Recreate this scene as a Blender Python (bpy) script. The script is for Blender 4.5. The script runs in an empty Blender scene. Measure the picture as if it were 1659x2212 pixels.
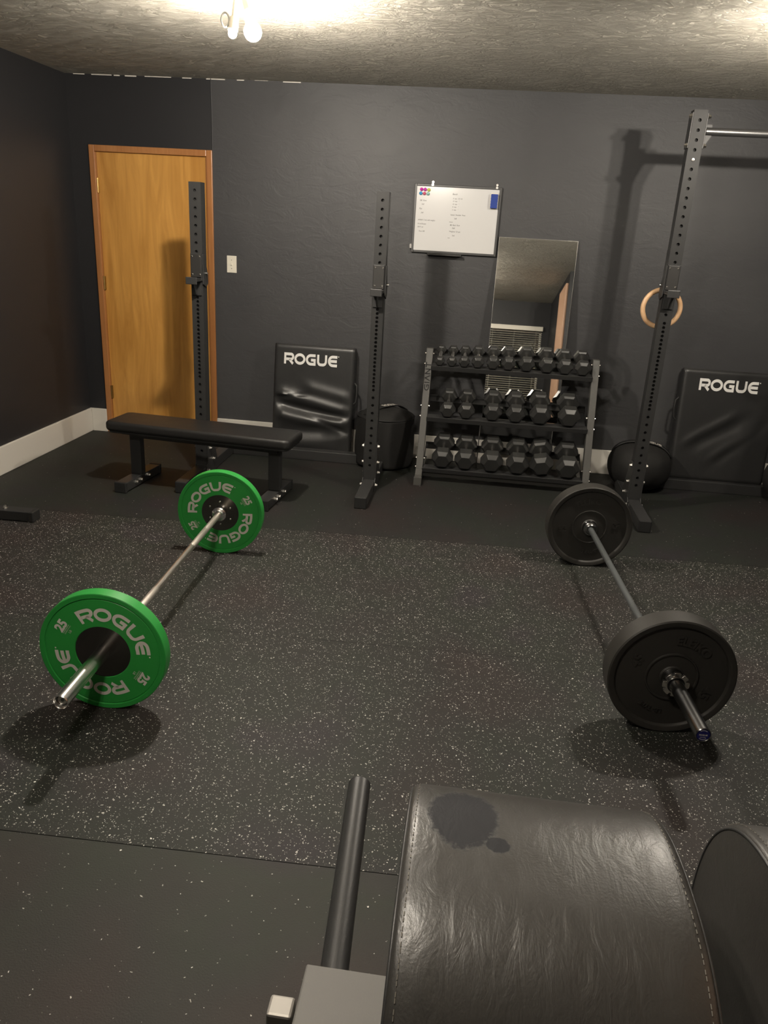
import bpy, math, random
from mathutils import Vector, Matrix
random.seed(7)
PI = math.pi
C = bpy.context.scene.collection
scene = bpy.context.scene

# ------------------------------------------------------------------ camera
cam_d = bpy.data.cameras.new('camera'); cam = bpy.data.objects.new('camera', cam_d); C.objects.link(cam)
cam_d.sensor_fit = 'VERTICAL'; cam_d.sensor_height = 36.0; cam_d.lens = 36.0 * 1660.38 / 2212.0
cam_d.clip_start = 0.02
def cam_rows(yaw, pitch, roll):
    y, p, r = [math.radians(a) for a in (yaw, pitch, roll)]
    fwd = Vector((math.sin(y)*math.cos(p), math.cos(y)*math.cos(p), math.sin(p)))
    right = Vector((math.cos(y), -math.sin(y), 0)); up = right.cross(fwd)
    return right*math.cos(r)+up*math.sin(r), -right*math.sin(r)+up*math.cos(r), fwd
r_, u_, f_ = cam_rows(-5.8311, -19.9466, 3.2938)
m = Matrix.Identity(4)
for i in range(3):
    m[i][0] = r_[i]; m[i][1] = u_[i]; m[i][2] = -f_[i]
m[0][3], m[1][3], m[2][3] = 0.1719, -5.8308, 1.6464
cam.matrix_world = m
scene.camera = cam

# ------------------------------------------------------------------ world, exposure, light levels
w = bpy.data.worlds.new('world'); scene.world = w; w.use_nodes = True
w.node_tree.nodes['Background'].inputs[0].default_value = (0.5, 0.55, 0.65, 1)
w.node_tree.nodes['Background'].inputs[1].default_value = 0.02
scene.view_settings.view_transform = 'Standard'; scene.view_settings.look = 'None'
scene.view_settings.exposure = 0.52; scene.view_settings.gamma = 1.0; scene.view_settings.use_curve_mapping = False
LAMP_COL = (1.0, 0.91, 0.785)
E_LEFT, E_LEFT2, E_RIGHT, E_REAR = 1750.0, 1500.0, 2050.0, 880.0     # bulb surface strengths

HC = 2.582            # ceiling height
XL = -2.864           # left wall
XR = 3.4              # right wall
YB = -6.9             # wall behind the camera
BBH = 0.1865          # baseboard height

# ------------------------------------------------------------------ materials
def newmat(name):
    mt = bpy.data.materials.new(name); mt.use_nodes = True
    nt = mt.node_tree; b = nt.nodes['Principled BSDF']
    return mt, nt, b
def simple(name, col, rough=0.5, metal=0.0, spec=0.5, bump=None, coat=0):
    mt, nt, b = newmat(name)
    b.inputs['Base Color'].default_value = (*col, 1); b.inputs['Roughness'].default_value = rough
    b.inputs['Metallic'].default_value = metal; b.inputs['Specular IOR Level'].default_value = spec
    b.inputs['Coat Weight'].default_value = coat
    if bump:
        scale, strength, dist = bump
        tc = nt.nodes.new('ShaderNodeTexCoord'); n = nt.nodes.new('ShaderNodeTexNoise')
        n.inputs['Scale'].default_value = scale; n.inputs['Detail'].default_value = 4
        nt.links.new(tc.outputs['Object'], n.inputs['Vector'])
        bp = nt.nodes.new('ShaderNodeBump'); bp.inputs['Strength'].default_value = strength; bp.inputs['Distance'].default_value = dist
        nt.links.new(n.outputs['Fac'], bp.inputs['Height']); nt.links.new(bp.outputs['Normal'], b.inputs['Normal'])
    return mt
def N(nt, kind, **kw):
    n = nt.nodes.new(kind)
    for k, v in kw.items(): setattr(n, k, v)
    return n
def mapping(nt, scale=(1,1,1), rot=(0,0,0), coord='Object'):
    tc = N(nt, 'ShaderNodeTexCoord'); mp = N(nt, 'ShaderNodeMapping')
    mp.inputs['Scale'].default_value = scale; mp.inputs['Rotation'].default_value = rot
    nt.links.new(tc.outputs[coord], mp.inputs['Vector']); return mp.outputs['Vector']
def noise(nt, vec, scale, detail=4, rough=.5, dist=0):
    n = N(nt, 'ShaderNodeTexNoise'); n.inputs['Scale'].default_value = scale; n.inputs['Detail'].default_value = detail
    n.inputs['Roughness'].default_value = rough; n.inputs['Distortion'].default_value = dist
    nt.links.new(vec, n.inputs['Vector']); return n
def ramp(nt, fac, stops):
    r = N(nt, 'ShaderNodeValToRGB'); e = r.color_ramp.elements
    while len(e) < len(stops): e.new(.5)
    for i, (p, c) in enumerate(stops): e[i].position = p; e[i].color = (*c, 1)
    nt.links.new(fac, r.inputs[0]); return r.outputs[0]
def math_(nt, op, a, b=None, c=None):
    n = N(nt, 'ShaderNodeMath', operation=op)
    for i, v in enumerate((a, b, c)):
        if v is None: continue
        if isinstance(v, (int, float)): n.inputs[i].default_value = v
        else: nt.links.new(v, n.inputs[i])
    return n.outputs[0]
def mix(nt, fac, a, b):
    n = N(nt, 'ShaderNodeMix', data_type='RGBA')
    for s, v in ((0, fac), (6, a), (7, b)):
        if isinstance(v, tuple): n.inputs[s].default_value = (*v, 1)
        elif isinstance(v, (int, float)): n.inputs[s].default_value = v
        else: nt.links.new(v, n.inputs[s])
    return n.outputs[2]
def bump(nt, b, h, strength, dist, prev=None):
    n = N(nt, 'ShaderNodeBump'); n.inputs['Strength'].default_value = strength; n.inputs['Distance'].default_value = dist
    nt.links.new(h, n.inputs['Height'])
    if prev: nt.links.new(prev, n.inputs['Normal'])
    nt.links.new(n.outputs[0], b.inputs['Normal']); return n.outputs[0]

def mat_wall_plaster():
    mt, nt, b = newmat('black_plaster_paint')
    v = mapping(nt, (1, 1, 2.0)); n1 = noise(nt, v, 5.5, 7, .62, .8)
    n2 = noise(nt, mapping(nt, (1, 1, 1)), 1.4, 3)
    nt.links.new(ramp(nt, n2.outputs[0], [(.3, (.044, .044, .0465)), (.7, (.058, .058, .060))]), b.inputs['Base Color'])
    b.inputs['Roughness'].default_value = .52; b.inputs['Specular IOR Level'].default_value = .45
    ridge = N(nt, 'ShaderNodeValToRGB'); e = ridge.color_ramp.elements
    e[0].position = .42; e[0].color = (0,0,0,1); e[1].position = .56; e[1].color = (1,1,1,1)
    nt.links.new(n1.outputs[0], ridge.inputs[0])
    p = bump(nt, b, ridge.outputs[0], .13, .006)
    n3 = noise(nt, mapping(nt, (1,1,1)), 60, 4)
    bump(nt, b, n3.outputs[0], .25, .0015, p)
    return mt
def mat_wall_smooth():
    mt, nt, b = newmat('black_smooth_wall_paint')
    n1 = noise(nt, mapping(nt), 90, 3)
    b.inputs['Base Color'].default_value = (.0185, .0185, .0205, 1); b.inputs['Roughness'].default_value = .5
    bump(nt, b, n1.outputs[0], .25, .001)
    return mt
def mat_ceiling():
    mt, nt, b = newmat('textured_cream_ceiling')
    v = mapping(nt, (1, 1, 1)); n1 = noise(nt, mapping(nt, (.8, 1.1, 1)), 10, 9, .68, 2.4)
    n0 = noise(nt, v, 3, 3)
    hr = ramp(nt, n1.outputs[0], [(.40, (0,0,0)), (.50, (.6,.6,.6)), (.62, (1,1,1))])
    nt.links.new(ramp(nt, n0.outputs[0], [(.3, (.74, .69, .58)), (.7, (.84, .79, .68))]), b.inputs['Base Color'])
    b.inputs['Roughness'].default_value = .75
    p = bump(nt, b, hr, 1.0, .026)
    n2 = noise(nt, v, 70, 5)
    bump(nt, b, n2.outputs[0], .5, .004, p)
    return mt
def mat_floor(name, dens, base, fleck_lo=.35, tint=0.5):
    # black crumb rubber with pale flecks: worley cells, a random share of them carries a fleck
    mt, nt, b = newmat(name)
    v = mapping(nt, (1, 1, 1), coord='Object')
    ns = noise(nt, v, 120, 2); vm = N(nt, 'ShaderNodeVectorMath', operation='ADD')
    sc = N(nt, 'ShaderNodeVectorMath', operation='SCALE'); sc.inputs['Scale'].default_value = .012
    nt.links.new(ns.outputs['Color'], sc.inputs[0]); nt.links.new(v, vm.inputs[0]); nt.links.new(sc.outputs[0], vm.inputs[1])
    def flecks(scale, share, size):
        vo = N(nt, 'ShaderNodeTexVoronoi', feature='F1'); vo.inputs['Scale'].default_value = scale
        nt.links.new(vm.outputs[0], vo.inputs['Vector'])
        sep = N(nt, 'ShaderNodeSeparateColor'); nt.links.new(vo.outputs['Color'], sep.inputs[0])
        on = math_(nt, 'LESS_THAN', sep.outputs[0], share)
        sz = math_(nt, 'MULTIPLY_ADD', sep.outputs[1], size, size*.35)
        near = math_(nt, 'LESS_THAN', vo.outputs['Distance'], sz)
        return math_(nt, 'MULTIPLY', on, near), sep.outputs[2]
    f1, c1 = flecks(125, dens, .25)
    f2, c2 = flecks(230, dens*.8, .32)
    f = math_(nt, 'MAXIMUM', f1, f2)
    n0 = noise(nt, v, 1.6, 2)
    lo = tuple(fleck_lo*x for x in (.42, .40, .36))
    colr = ramp(nt, c1, [(.0, lo), (.40, (.22, .21, .19)), (.72, (.50, .48, .44)), (1.0, (.85, .83, .78))])
    tintc = ramp(nt, n0.outputs[0], [(.32, tuple(x*y for x, y in zip(base, (1.18, .94, .95)))), (.45, base), (.58, tuple(x*y for x, y in zip(base, (.92, 1.10, .95)))), (.72, tuple(x*y for x, y in zip(base, (1.08, .93, 1.2))))])
    nt.links.new(mix(nt, f, tintc, colr), b.inputs['Base Color'])
    b.inputs['Roughness'].default_value = .62; b.inputs['Specular IOR Level'].default_value = .35
    n2 = noise(nt, v, 210, 3)
    bump(nt, b, n2.outputs[0], .5, .002)
    return mt
def mat_wood(name, lo, hi, scale=(9, 9, .9), rough=.35, dist=1.2):
    mt, nt, b = newmat(name)
    v = mapping(nt, scale); n1 = noise(nt, v, 1.5, 7, .6, dist)
    v2 = mapping(nt, (2.2, 2.2, .7)); n2 = noise(nt, v2, 1.1, 2)
    f = math_(nt, 'MULTIPLY_ADD', n1.outputs[0], .65, math_(nt, 'MULTIPLY', n2.outputs[0], .35))
    nt.links.new(ramp(nt, f, [(.32, lo), (.68, hi)]), b.inputs['Base Color'])
    b.inputs['Roughness'].default_value = rough; b.inputs['Coat Weight'].default_value = .25; b.inputs['Coat Roughness'].default_value = .3
    return mt
def mat_leather(name, col, rough, bs=160, bstr=.35, wr=12, wstr=.3, wd=.004, spec=.5):
    mt, nt, b = newmat(name)
    b.inputs['Base Color'].default_value = (*col, 1); b.inputs['Specular IOR Level'].default_value = spec
    v = mapping(nt); n0 = noise(nt, v, 6, 3)
    rr = N(nt, 'ShaderNodeMapRange'); rr.inputs['To Min'].default_value = rough-.06; rr.inputs['To Max'].default_value = rough+.08
    nt.links.new(n0.outputs[0], rr.inputs[0]); nt.links.new(rr.outputs[0], b.inputs['Roughness'])
    n1 = noise(nt, mapping(nt, (1.6, .8, 1)), wr, 5, .6, 1.5)
    p = bump(nt, b, n1.outputs[0], wstr, wd)
    n2 = noise(nt, v, bs, 4)
    bump(nt, b, n2.outputs[0], bstr, .001, p)
    return mt
def mat_emit(name, col, s):
    mt, nt, b = newmat(name); b.inputs['Base Color'].default_value = (0, 0, 0, 1)
    b.inputs['Emission Color'].default_value = (*col, 1); b.inputs['Emission Strength'].default_value = s
    return mt

M_ = {}
M_['plaster'] = mat_wall_plaster(); M_['smooth'] = mat_wall_smooth(); M_['ceil'] = mat_ceiling()
M_['floor_speck'] = mat_floor('speckled_rubber', .27, (.0190, .0183, .0165))
M_['floor_back'] = mat_floor('plain_black_rubber', .006, (.0170, .0165, .0155), .2)
M_['floor_front'] = mat_floor('sparsely_flecked_rubber', .016, (.0265, .0255, .022), .3)
M_['groove'] = simple('seam_shadow_gap', (.008, .008, .008), .9)
M_['white'] = simple('white_gloss_trim_paint', (.66, .63, .57), .38)
M_['door'] = mat_wood('varnished_birch_door', (.42, .19, .036), (.70, .365, .090))
M_['casing'] = mat_wood('reddish_varnished_jamb', (.34, .135, .042), (.46, .21, .075), (22, 22, .8))
M_['brass'] = simple('aged_brass', (.55, .38, .15), .35, 1)
M_['steel_black'] = simple('black_powder_coat', (.030, .030, .030), .42, 0, .5, (260, .25, .0008))
M_['steel_grey'] = simple('textured_grey_powder_coat', (.135, .131, .122), .46, 0, .5, (300, .3, .0008))
M_['rack_frame'] = simple('grey_dumbbell_rack_coat', (.072, .070, .065), .5, 0, .4, (300, .3, .0008))
M_['rack_grey'] = simple('charcoal_powder_coat_upright', (.030, .030, .030), .5, 0, .22, (240, .2, .0006))
M_['hole'] = simple('hole_shade_and_print_black', (.006, .006, .006), .8)  # near-black: shade painted into the upright holes, also colours the rack lettering
M_['zinc'] = simple('bright_zinc', (.80, .78, .74), .22, 1)
M_['chrome'] = simple('polished_chrome', (.84, .82, .80), .24, 1)
M_['chrome_worn'] = simple('brushed_stainless_shaft', (.78, .73, .66), .33, 1)
M_['black_chrome'] = simple('dark_chrome_sleeve', (.26, .26, .26), .25, 1)
M_['cerakote'] = simple('dark_grey_coated_shaft', (.115, .125, .128), .45, .35)
M_['green'] = simple('green_urethane', (.026, .30, .050), .42, 0, .5, (300, .15, .0005))
M_['letter'] = simple('pale_cream_print', (.66, .62, .56), .5)
M_['hubsteel'] = simple('dark_polished_hub', (.17, .16, .15), .20, 1)
M_['rubber'] = simple('black_bumper_rubber', (.030, .028, .025), .5, 0, .45, (200, .3, .001))
M_['rubber_dk'] = simple('black_urethane_hex', (.030, .030, .029), .36, 0, .6)
M_['rubber_foot'] = simple('black_rubber_cap', (.018, .018, .018), .5)
M_['leather_bench'] = mat_leather('black_vinyl_bench', (.016, .0155, .015), .42, 200, .2, 9, .25, .003)
M_['leather_mat'] = mat_leather('black_vinyl_mat', (.024, .024, .024), .36, 160, .15, 7, .2, .004)
M_['nylon'] = simple('black_cordura_cloth', (.014, .0135, .013), .75, 0, .3, (500, .4, .001))
M_['strap'] = simple('black_nylon_webbing', (.012, .012, .012), .6)
M_['mirror'] = simple('mirror_glass', (.86, .87, .85), .01, 1)
M_['board'] = simple('whiteboard_enamel', (.64, .635, .63), .16)
M_['alu'] = simple('grey_aluminium_frame', (.075, .075, .075), .4, .4)
M_['ink'] = simple('dark_marker_ink', (.03, .03, .03), .6)
M_['eraser'] = simple('blue_eraser_foam', (.020, .050, .27), .75)
M_['plastic_w'] = simple('ivory_switch_plastic', (.72, .68, .58), .35)
M_['ringwood'] = mat_wood('pale_birch_ring', (.55, .33, .17), (.70, .46, .27), (14, 14, 14), .4)
M_['blue'] = simple('blue_anodised_cap', (.020, .022, .17), .3, .3)
M_['blind'] = simple('cream_blind_slat', (.84, .80, .70), .45)
M_['night'] = simple('dark_window_glass', (.01, .011, .013), .05)
M_['liner'] = simple('black_plastic_liner', (.022, .021, .020), .45)
M_['bulb_l'] = mat_emit('lit_bulb_main', LAMP_COL, E_LEFT)
M_['bulb_l2'] = mat_emit('lit_bulb_side', LAMP_COL, E_LEFT2)
M_['bulb_r'] = mat_emit('lit_bulb_right', LAMP_COL, E_RIGHT)
M_['bulb_b'] = mat_emit('lit_bulb_rear', LAMP_COL, E_REAR)

def mat_pad(dark_patch=True):
    mt, nt, b = newmat('dark_patch_black_pad_vinyl' if dark_patch else 'plain_black_pad_vinyl')
    v = mapping(nt)
    tc = N(nt, 'ShaderNodeTexCoord'); sep = N(nt, 'ShaderNodeSeparateXYZ'); nt.links.new(tc.outputs['Object'], sep.inputs[0])
    ns = noise(nt, v, 110, 5, .7)
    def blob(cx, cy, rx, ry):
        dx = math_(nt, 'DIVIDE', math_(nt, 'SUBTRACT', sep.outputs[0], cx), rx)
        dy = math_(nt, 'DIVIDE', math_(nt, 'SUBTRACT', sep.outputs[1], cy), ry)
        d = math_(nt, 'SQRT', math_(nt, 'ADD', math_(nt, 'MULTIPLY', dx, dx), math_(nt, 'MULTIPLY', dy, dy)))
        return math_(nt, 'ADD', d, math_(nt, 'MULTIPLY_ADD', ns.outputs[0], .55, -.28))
    d = math_(nt, 'MINIMUM', blob(-.091, .092, .042, .062), blob(-.051, .044, .014, .013))  # darker, rougher fuzzy-edged patch plus a small blob beside it
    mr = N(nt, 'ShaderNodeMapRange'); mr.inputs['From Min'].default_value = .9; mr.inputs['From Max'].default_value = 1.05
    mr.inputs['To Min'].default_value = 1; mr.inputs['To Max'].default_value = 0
    nt.links.new(d, mr.inputs[0]); patch_mask = math_(nt, 'MULTIPLY', mr.outputs[0], 1.0 if dark_patch else 0.0)
    nt.links.new(mix(nt, patch_mask, (.034, .032, .029), (.013, .0135, .016)), b.inputs['Base Color'])
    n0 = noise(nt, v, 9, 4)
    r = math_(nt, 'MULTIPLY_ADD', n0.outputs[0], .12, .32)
    nt.links.new(math_(nt, 'MULTIPLY_ADD', patch_mask, .28, r), b.inputs['Roughness'])
    nt.links.new(math_(nt, 'MULTIPLY_ADD', patch_mask, -.42, .70), b.inputs['Specular IOR Level'])
    n1 = noise(nt, mapping(nt, (1.8, .7, 1)), 26, 6, .62, 1.2)
    p = bump(nt, b, n1.outputs[0], .35, .003)
    n2 = noise(nt, v, 330, 3)
    p = bump(nt, b, n2.outputs[0], .35, .0006, p)
    return mt
M_['pad'] = mat_pad(); M_['pad_plain'] = mat_pad(False)

# ------------------------------------------------------------------ mesh helpers
class MB:
    def __init__(s): s.v = []; s.f = []; s.mi = []
    def add(s, vs, fs, M=None, mi=0):
        o = len(s.v)
        s.v += [tuple(M @ Vector(p)) if M is not None else tuple(p) for p in vs]
        s.f += [tuple(i+o for i in f) for f in fs]; s.mi += [mi]*len(fs); return s
    def box(s, x0, x1, y0, y1, z0, z1, M=None, mi=0):
        vs = [(x, y, z) for z in (z0, z1) for y in (y0, y1) for x in (x0, x1)]
        return s.add(vs, [(0,2,3,1), (4,5,7,6), (0,1,5,4), (2,6,7,3), (0,4,6,2), (1,3,7,5)], M, mi)
    def prism(s, pts, a, b, axis='x', mi=0, M=None):
        # pts: ccw outline in the two other axes, extruded from a to b along axis
        n = len(pts)
        def P(u, v, t): return {'x': (t, u, v), 'y': (u, t, v), 'z': (u, v, t)}[axis]
        vs = [P(u, v, a) for u, v in pts] + [P(u, v, b) for u, v in pts]
        fs = [tuple(range(n-1, -1, -1)), tuple(range(n, 2*n))] + [(i, (i+1) % n, n+(i+1) % n, n+i) for i in range(n)]
        return s.add(vs, fs, M, mi)
    def tube(s, p0, p1, r, n=20, r1=None, cap=True, mi=0):
        p0, p1 = Vector(p0), Vector(p1); r1 = r if r1 is None else r1
        d = (p1-p0).normalized(); a = Vector((0, 0, 1)) if abs(d.z) < .9 else Vector((1, 0, 0))
        e = d.cross(a).normalized(); g = d.cross(e)
        vs = []
        for p, rr in ((p0, r), (p1, r1)):
            vs += [p+(e*math.cos(2*PI*i/n)+g*math.sin(2*PI*i/n))*rr for i in range(n)]
        fs = [(i, (i+1) % n, n+(i+1) % n, n+i) for i in range(n)]
        if cap: fs += [tuple(range(n-1, -1, -1)), tuple(range(n, 2*n))]
        return s.add(vs, fs, None, mi)
    def path(s, pts, r, n=10, mi=0, closed=False):
        pts = [Vector(p) for p in pts]; k = len(pts); vs = []; prev = None
        for i, p in enumerate(pts):
            if closed: d = (pts[(i+1) % k]-pts[i-1]).normalized()
            else: d = (pts[min(i+1, k-1)]-pts[max(i-1, 0)]).normalized()
            if prev is None:
                a = Vector((0, 0, 1)) if abs(d.z) < .9 else Vector((1, 0, 0)); e = d.cross(a).normalized()
            else: e = (prev-d*prev.dot(d)).normalized()
            prev = e; g = d.cross(e)
            vs += [p+(e*math.cos(2*PI*j/n)+g*math.sin(2*PI*j/n))*r for j in range(n)]
        fs = []
        for i in range(k if closed else k-1):
            a, b = i*n, ((i+1) % k)*n
            fs += [(a+j, a+(j+1) % n, b+(j+1) % n, b+j) for j in range(n)]
        if not closed: fs += [tuple(range(n-1, -1, -1)), tuple(range((k-1)*n, k*n))]
        return s.add(vs, fs, None, mi)
    def lathe(s, prof, n=64, axis='y', mi=0, close=False, M=None):
        # prof: list of (radius, position along axis)
        vs = []; k = len(prof)
        for r, t in prof:
            for i in range(n):
                a = 2*PI*i/n; c, q = r*math.cos(a), r*math.sin(a)
                vs.append({'y': (c, t, q), 'z': (c, q, t), 'x': (t, c, q)}[axis])
        fs = []
        for i in range(k if close else k-1):
            a, b = i*n, ((i+1) % k)*n
            fs += [(a+j, b+j, b+(j+1) % n, a+(j+1) % n) for j in range(n)]
        return s.add(vs, fs, M, mi)
    def obj(s, name, mat, parent=None, smooth=None, bevel=None, loc=(0,0,0), seg=2):
        me = bpy.data.meshes.new(name); me.from_pydata(s.v, [], s.f)
        for mm in (mat if isinstance(mat, (list, tuple)) else [mat]): me.materials.append(mm)
        if isinstance(mat, (list, tuple)): me.polygons.foreach_set('material_index', s.mi)
        import bmesh
        bm = bmesh.new(); bm.from_mesh(me); bmesh.ops.recalc_face_normals(bm, faces=bm.faces); bm.to_mesh(me); bm.free()
        if smooth is not None:
            me.polygons.foreach_set('use_smooth', [True]*len(me.polygons)); me.set_sharp_from_angle(angle=math.radians(smooth))
        me.update()
        o = bpy.data.objects.new(name, me); C.objects.link(o); o.location = loc
        if parent: o.parent = parent
        if bevel:
            b = o.modifiers.new('bevel', 'BEVEL'); b.width = bevel; b.segments = seg; b.limit_method = 'ANGLE'; b.angle_limit = math.radians(35)
            b.harden_normals = False
        return o
def tag(o, label=None, cat=None, group=None, kind=None):
    if label: o['label'] = label
    if cat: o['category'] = cat
    if group: o['group'] = group
    if kind: o['kind'] = kind
    return o
def thing(name, label, cat, loc=(0,0,0), rz=0, group=None, rot=None):
    o = bpy.data.objects.new(name, None); C.objects.link(o); o.location = loc
    o.rotation_euler = rot if rot else (0, 0, rz); o.empty_display_size = .05
    return tag(o, label, cat, group)
def copy_tree(o, parent=None):
    c = o.copy(); C.objects.link(c)
    if parent: c.parent = parent
    for ch in list(o.children): copy_tree(ch, c)
    return c
def ROT(ax, deg): return Matrix.Rotation(math.radians(deg), 4, ax)
def T(x, y, z): return Matrix.Translation((x, y, z))

# ---- lettering: stroke letters and font letters as 2D faces that can be laid onto any surface
def dens(pl, step=.12):
    out = [pl[0]]
    for a, b in zip(pl, pl[1:]):
        L = math.dist(a, b); k = max(1, int(L/step))
        out += [(a[0]+(b[0]-a[0])*i/k, a[1]+(b[1]-a[1])*i/k) for i in range(1, k+1)]
    return out
def stroke(pl, wd):
    closed = math.dist(pl[0], pl[-1]) < 1e-6
    pl = dens(pl); n = len(pl); vs = []
    for i, p in enumerate(pl):
        a = pl[i-1] if i > 0 else (pl[-2] if closed else p); b = pl[i+1] if i < n-1 else (pl[1] if closed else p)
        d1 = Vector((p[0]-a[0], p[1]-a[1])); d2 = Vector((b[0]-p[0], b[1]-p[1]))
        if d1.length < 1e-9: d1 = d2
        if d2.length < 1e-9: d2 = d1
        d1.normalize(); d2.normalize(); t = (d1+d2)
        t = d1 if t.length < 1e-6 else t.normalized(); nn = Vector((-t.y, t.x)); k = min(1.6, 1/max(.4, nn.dot(Vector((-d1.y, d1.x)))))
        vs += [(p[0]+nn.x*wd/2*k, p[1]+nn.y*wd/2*k), (p[0]-nn.x*wd/2*k, p[1]-nn.y*wd/2*k)]
    return vs, [(2*i, 2*i+1, 2*i+3, 2*i+2) for i in range(n-1)]
def arc(cx, cy, rx, ry, a0, a1, n=14):
    return [(cx+rx*math.cos(math.radians(a0+(a1-a0)*i/n)), cy+ry*math.sin(math.radians(a0+(a1-a0)*i/n))) for i in range(n+1)]
LW = .23; h = LW/2
GLY = {
 'R': (1.22, [[(h, 0), (h, 1-h), (.85, 1-h)]+arc(.85, .66, .25, .225, 90, -90, 10)[1:]+[(.25, .435)], [(.62, .43), (1.1, .03)]]),
 'O': (1.36, [arc(.66, .5, .55, .385, 0, 360, 36)]),
 'G': (1.32, [[(1.16, 1-h), (.62, 1-h)]+arc(.60, .5, .49, .385, 90, 270, 16)[1:]+[(1.07, h), (1.07, .48), (.62, .48)]]),
 'U': (1.28, [[(h, 1), (h, .45)]+arc(.42, .42, .305, .305, 180, 270, 6)+arc(.72, .42, .36, .305, 270, 360, 6)+[(1.08, .45), (1.08, 1)]]),
 'E': (1.15, [[(1.12, 1-h), (.60, 1-h)]+arc(.58, .5, .465, .385, 90, 270, 16)[1:]+[(1.12, h)], [(.2, .5), (1.08, .5)]]),
 'I': (.42, [[(.15, 0), (.15, 1)]]),
 'A': (1.15, [[(.02, 0), (.5, .93), (.98, 0)]]),
 'N': (1.2, [[(.1, 0), (.1, .98), (.95, .02), (.95, 1)]]),
 'T': (1.1, [[(0, .92), (1.0, .92)], [(.5, .9), (.5, 0)]]),
 '.': (.2, [[(.02, .93), (.12, .93)]]),
}
def word2d(txt, wd=LW):
    vs, fs, x = [], [], 0
    for ch in txt:
        adv, sts = GLY[ch]
        for st in sts:
            v, f = stroke([(a+x, b) for a, b in st], wd if ch != '.' else .1); o = len(vs)
            vs += v; fs += [tuple(i+o for i in q) for q in f]
        x += adv+.06
    return vs, fs, x-.06
def font2d(txt, offset=0.0, shear=0.0):
    cu = bpy.data.curves.new('t', 'FONT'); cu.body = txt; cu.size = 1; cu.offset = offset; cu.resolution_u = 3; cu.shear = shear
    o = bpy.data.objects.new('t', cu); C.objects.link(o)
    dg = bpy.context.evaluated_depsgraph_get(); me = o.evaluated_get(dg).to_mesh()
    vs = [(v.co.x, v.co.y) for v in me.vertices]; fs = [tuple(p.vertices) for p in me.polygons]
    o.evaluated_get(dg).to_mesh_clear(); bpy.data.objects.remove(o); bpy.data.curves.remove(cu)
    x0 = min(v[0] for v in vs); x1 = max(v[0] for v in vs); y0 = min(v[1] for v in vs); y1 = max(v[1] for v in vs)
    return [((a-x0), (b-y0)) for a, b in vs], fs, x1-x0, y1-y0
def lay(mb, vs, fs, fn, mi=0): mb.add([fn(a, b) for a, b in vs], fs, None, mi)

# ------------------------------------------------------------------ the room
def struct(o): o['kind'] = 'structure'; return o
# floor: three strips of rolled rubber meeting at slightly skewed seams
fy1 = lambda x: -1.725+.045*x
fy2 = lambda x: -4.195+.03*x
fym = lambda x: -2.96+.04*x
mb = MB(); g = .0012; x0, x1 = XL, XR
def strip(ya, yb, mi, xa=x0, xb=x1):
    mb.add([(xa, ya(xa), 0), (xb, ya(xb), 0), (xb, yb(xb), 0), (xa, yb(xa), 0)], [(0, 1, 2, 3)], None, mi)
strip(lambda x: fy1(x)+g, lambda x: 0, 1)
strip(lambda x: fym(x)+g, lambda x: fy1(x)-g, 0)
strip(lambda x: fy2(x)+g, lambda x: fym(x)-g, 0)
strip(lambda x: YB, lambda x: fy2(x)-g, 2)
mb.box(x0, x1, YB, 0, -.05, -.004, None, 3)
struct(mb.obj('floor', [M_['floor_speck'], M_['floor_back'], M_['floor_front'], M_['groove']]))
struct(MB().box(XL-.1, XR+.1, YB-.1, .1, HC, HC+.1).obj('ceiling', M_['ceil']))
DX0, DX1, DZ = -2.721, -1.799, 2.130
SEAM = -1.797
mb = MB()
mb.box(XL-.1, DX0, 0, .12, 0, HC, None, 0).box(DX0, DX1, 0, .12, DZ, HC, None, 0)
mb.box(DX1, XR+.1, -.003, .12, 0, HC, None, 1)
mb.box(DX0-.1, DX1+.1, .12, .14, 0, DZ+.1, None, 0)
mb.path([(SEAM-.002+.002*math.sin(z*9), -.002, z) for z in [DZ+i*(HC-DZ)/12 for i in range(13)]], .0035, 6, 0)
struct(mb.obj('wall_back', [M_['smooth'], M_['plaster']]))
struct(MB().box(XL-.12, XL, YB, 0, 0, HC).obj('wall_left', M_['smooth']))
struct(MB().box(XR, XR+.12, YB, 0, 0, HC).obj('wall_right', M_['smooth']))
# wall behind the camera, with a window opening, and the return wall beside it
WX0, WX1, WZ0, WZ1 = .36, 1.22, .95, 2.15
mb = MB(); yb = YB
mb.box(XL-.1, WX0, yb-.12, yb, 0, HC).box(WX1, XR+.1, yb-.12, yb, 0, HC)
mb.box(WX0, WX1, yb-.12, yb, 0, WZ0).box(WX0, WX1, yb-.12, yb, WZ1, HC)
struct(mb.obj('wall_front', M_['smooth']))
struct(MB().box(1.33, 1.45, YB, -4.75, 0, HC).obj('wall_return', M_['smooth']))
# side door in the return wall: tan slab in its trim
d2 = MB().box(1.300, 1.330, -5.55, -4.85, 0, 2.45).obj('door_2', simple('tan_painted_panel', (.62, .38, .25), .5)); struct(d2)
wd = MB().box(WX0, WX1, yb-.10, yb-.09, WZ0, WZ1).obj('window_1', M_['night']); struct(wd)
mb = MB()
for a in ((WX0, WX0+.03, WZ0, WZ1), (WX1-.03, WX1, WZ0, WZ1), (WX0, WX1, WZ0, WZ0+.03), (WX0, WX1, WZ1-.03, WZ1)):
    mb.box(a[0], a[1], yb-.09, yb-.05, a[2], a[3])
mb.obj('window_frame', M_['white'], wd)
bl = thing('window_blind', 'cream slatted blind over the window, seen only in the mirror', 'blind', ((WX0+WX1)/2, yb+.03, WZ1))
MB().box(-.44, .44, -.03, .03, -.02, .05).obj('head_rail', M_['blind'], bl, bevel=.004)
mb = MB(); zz = -.05
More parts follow.
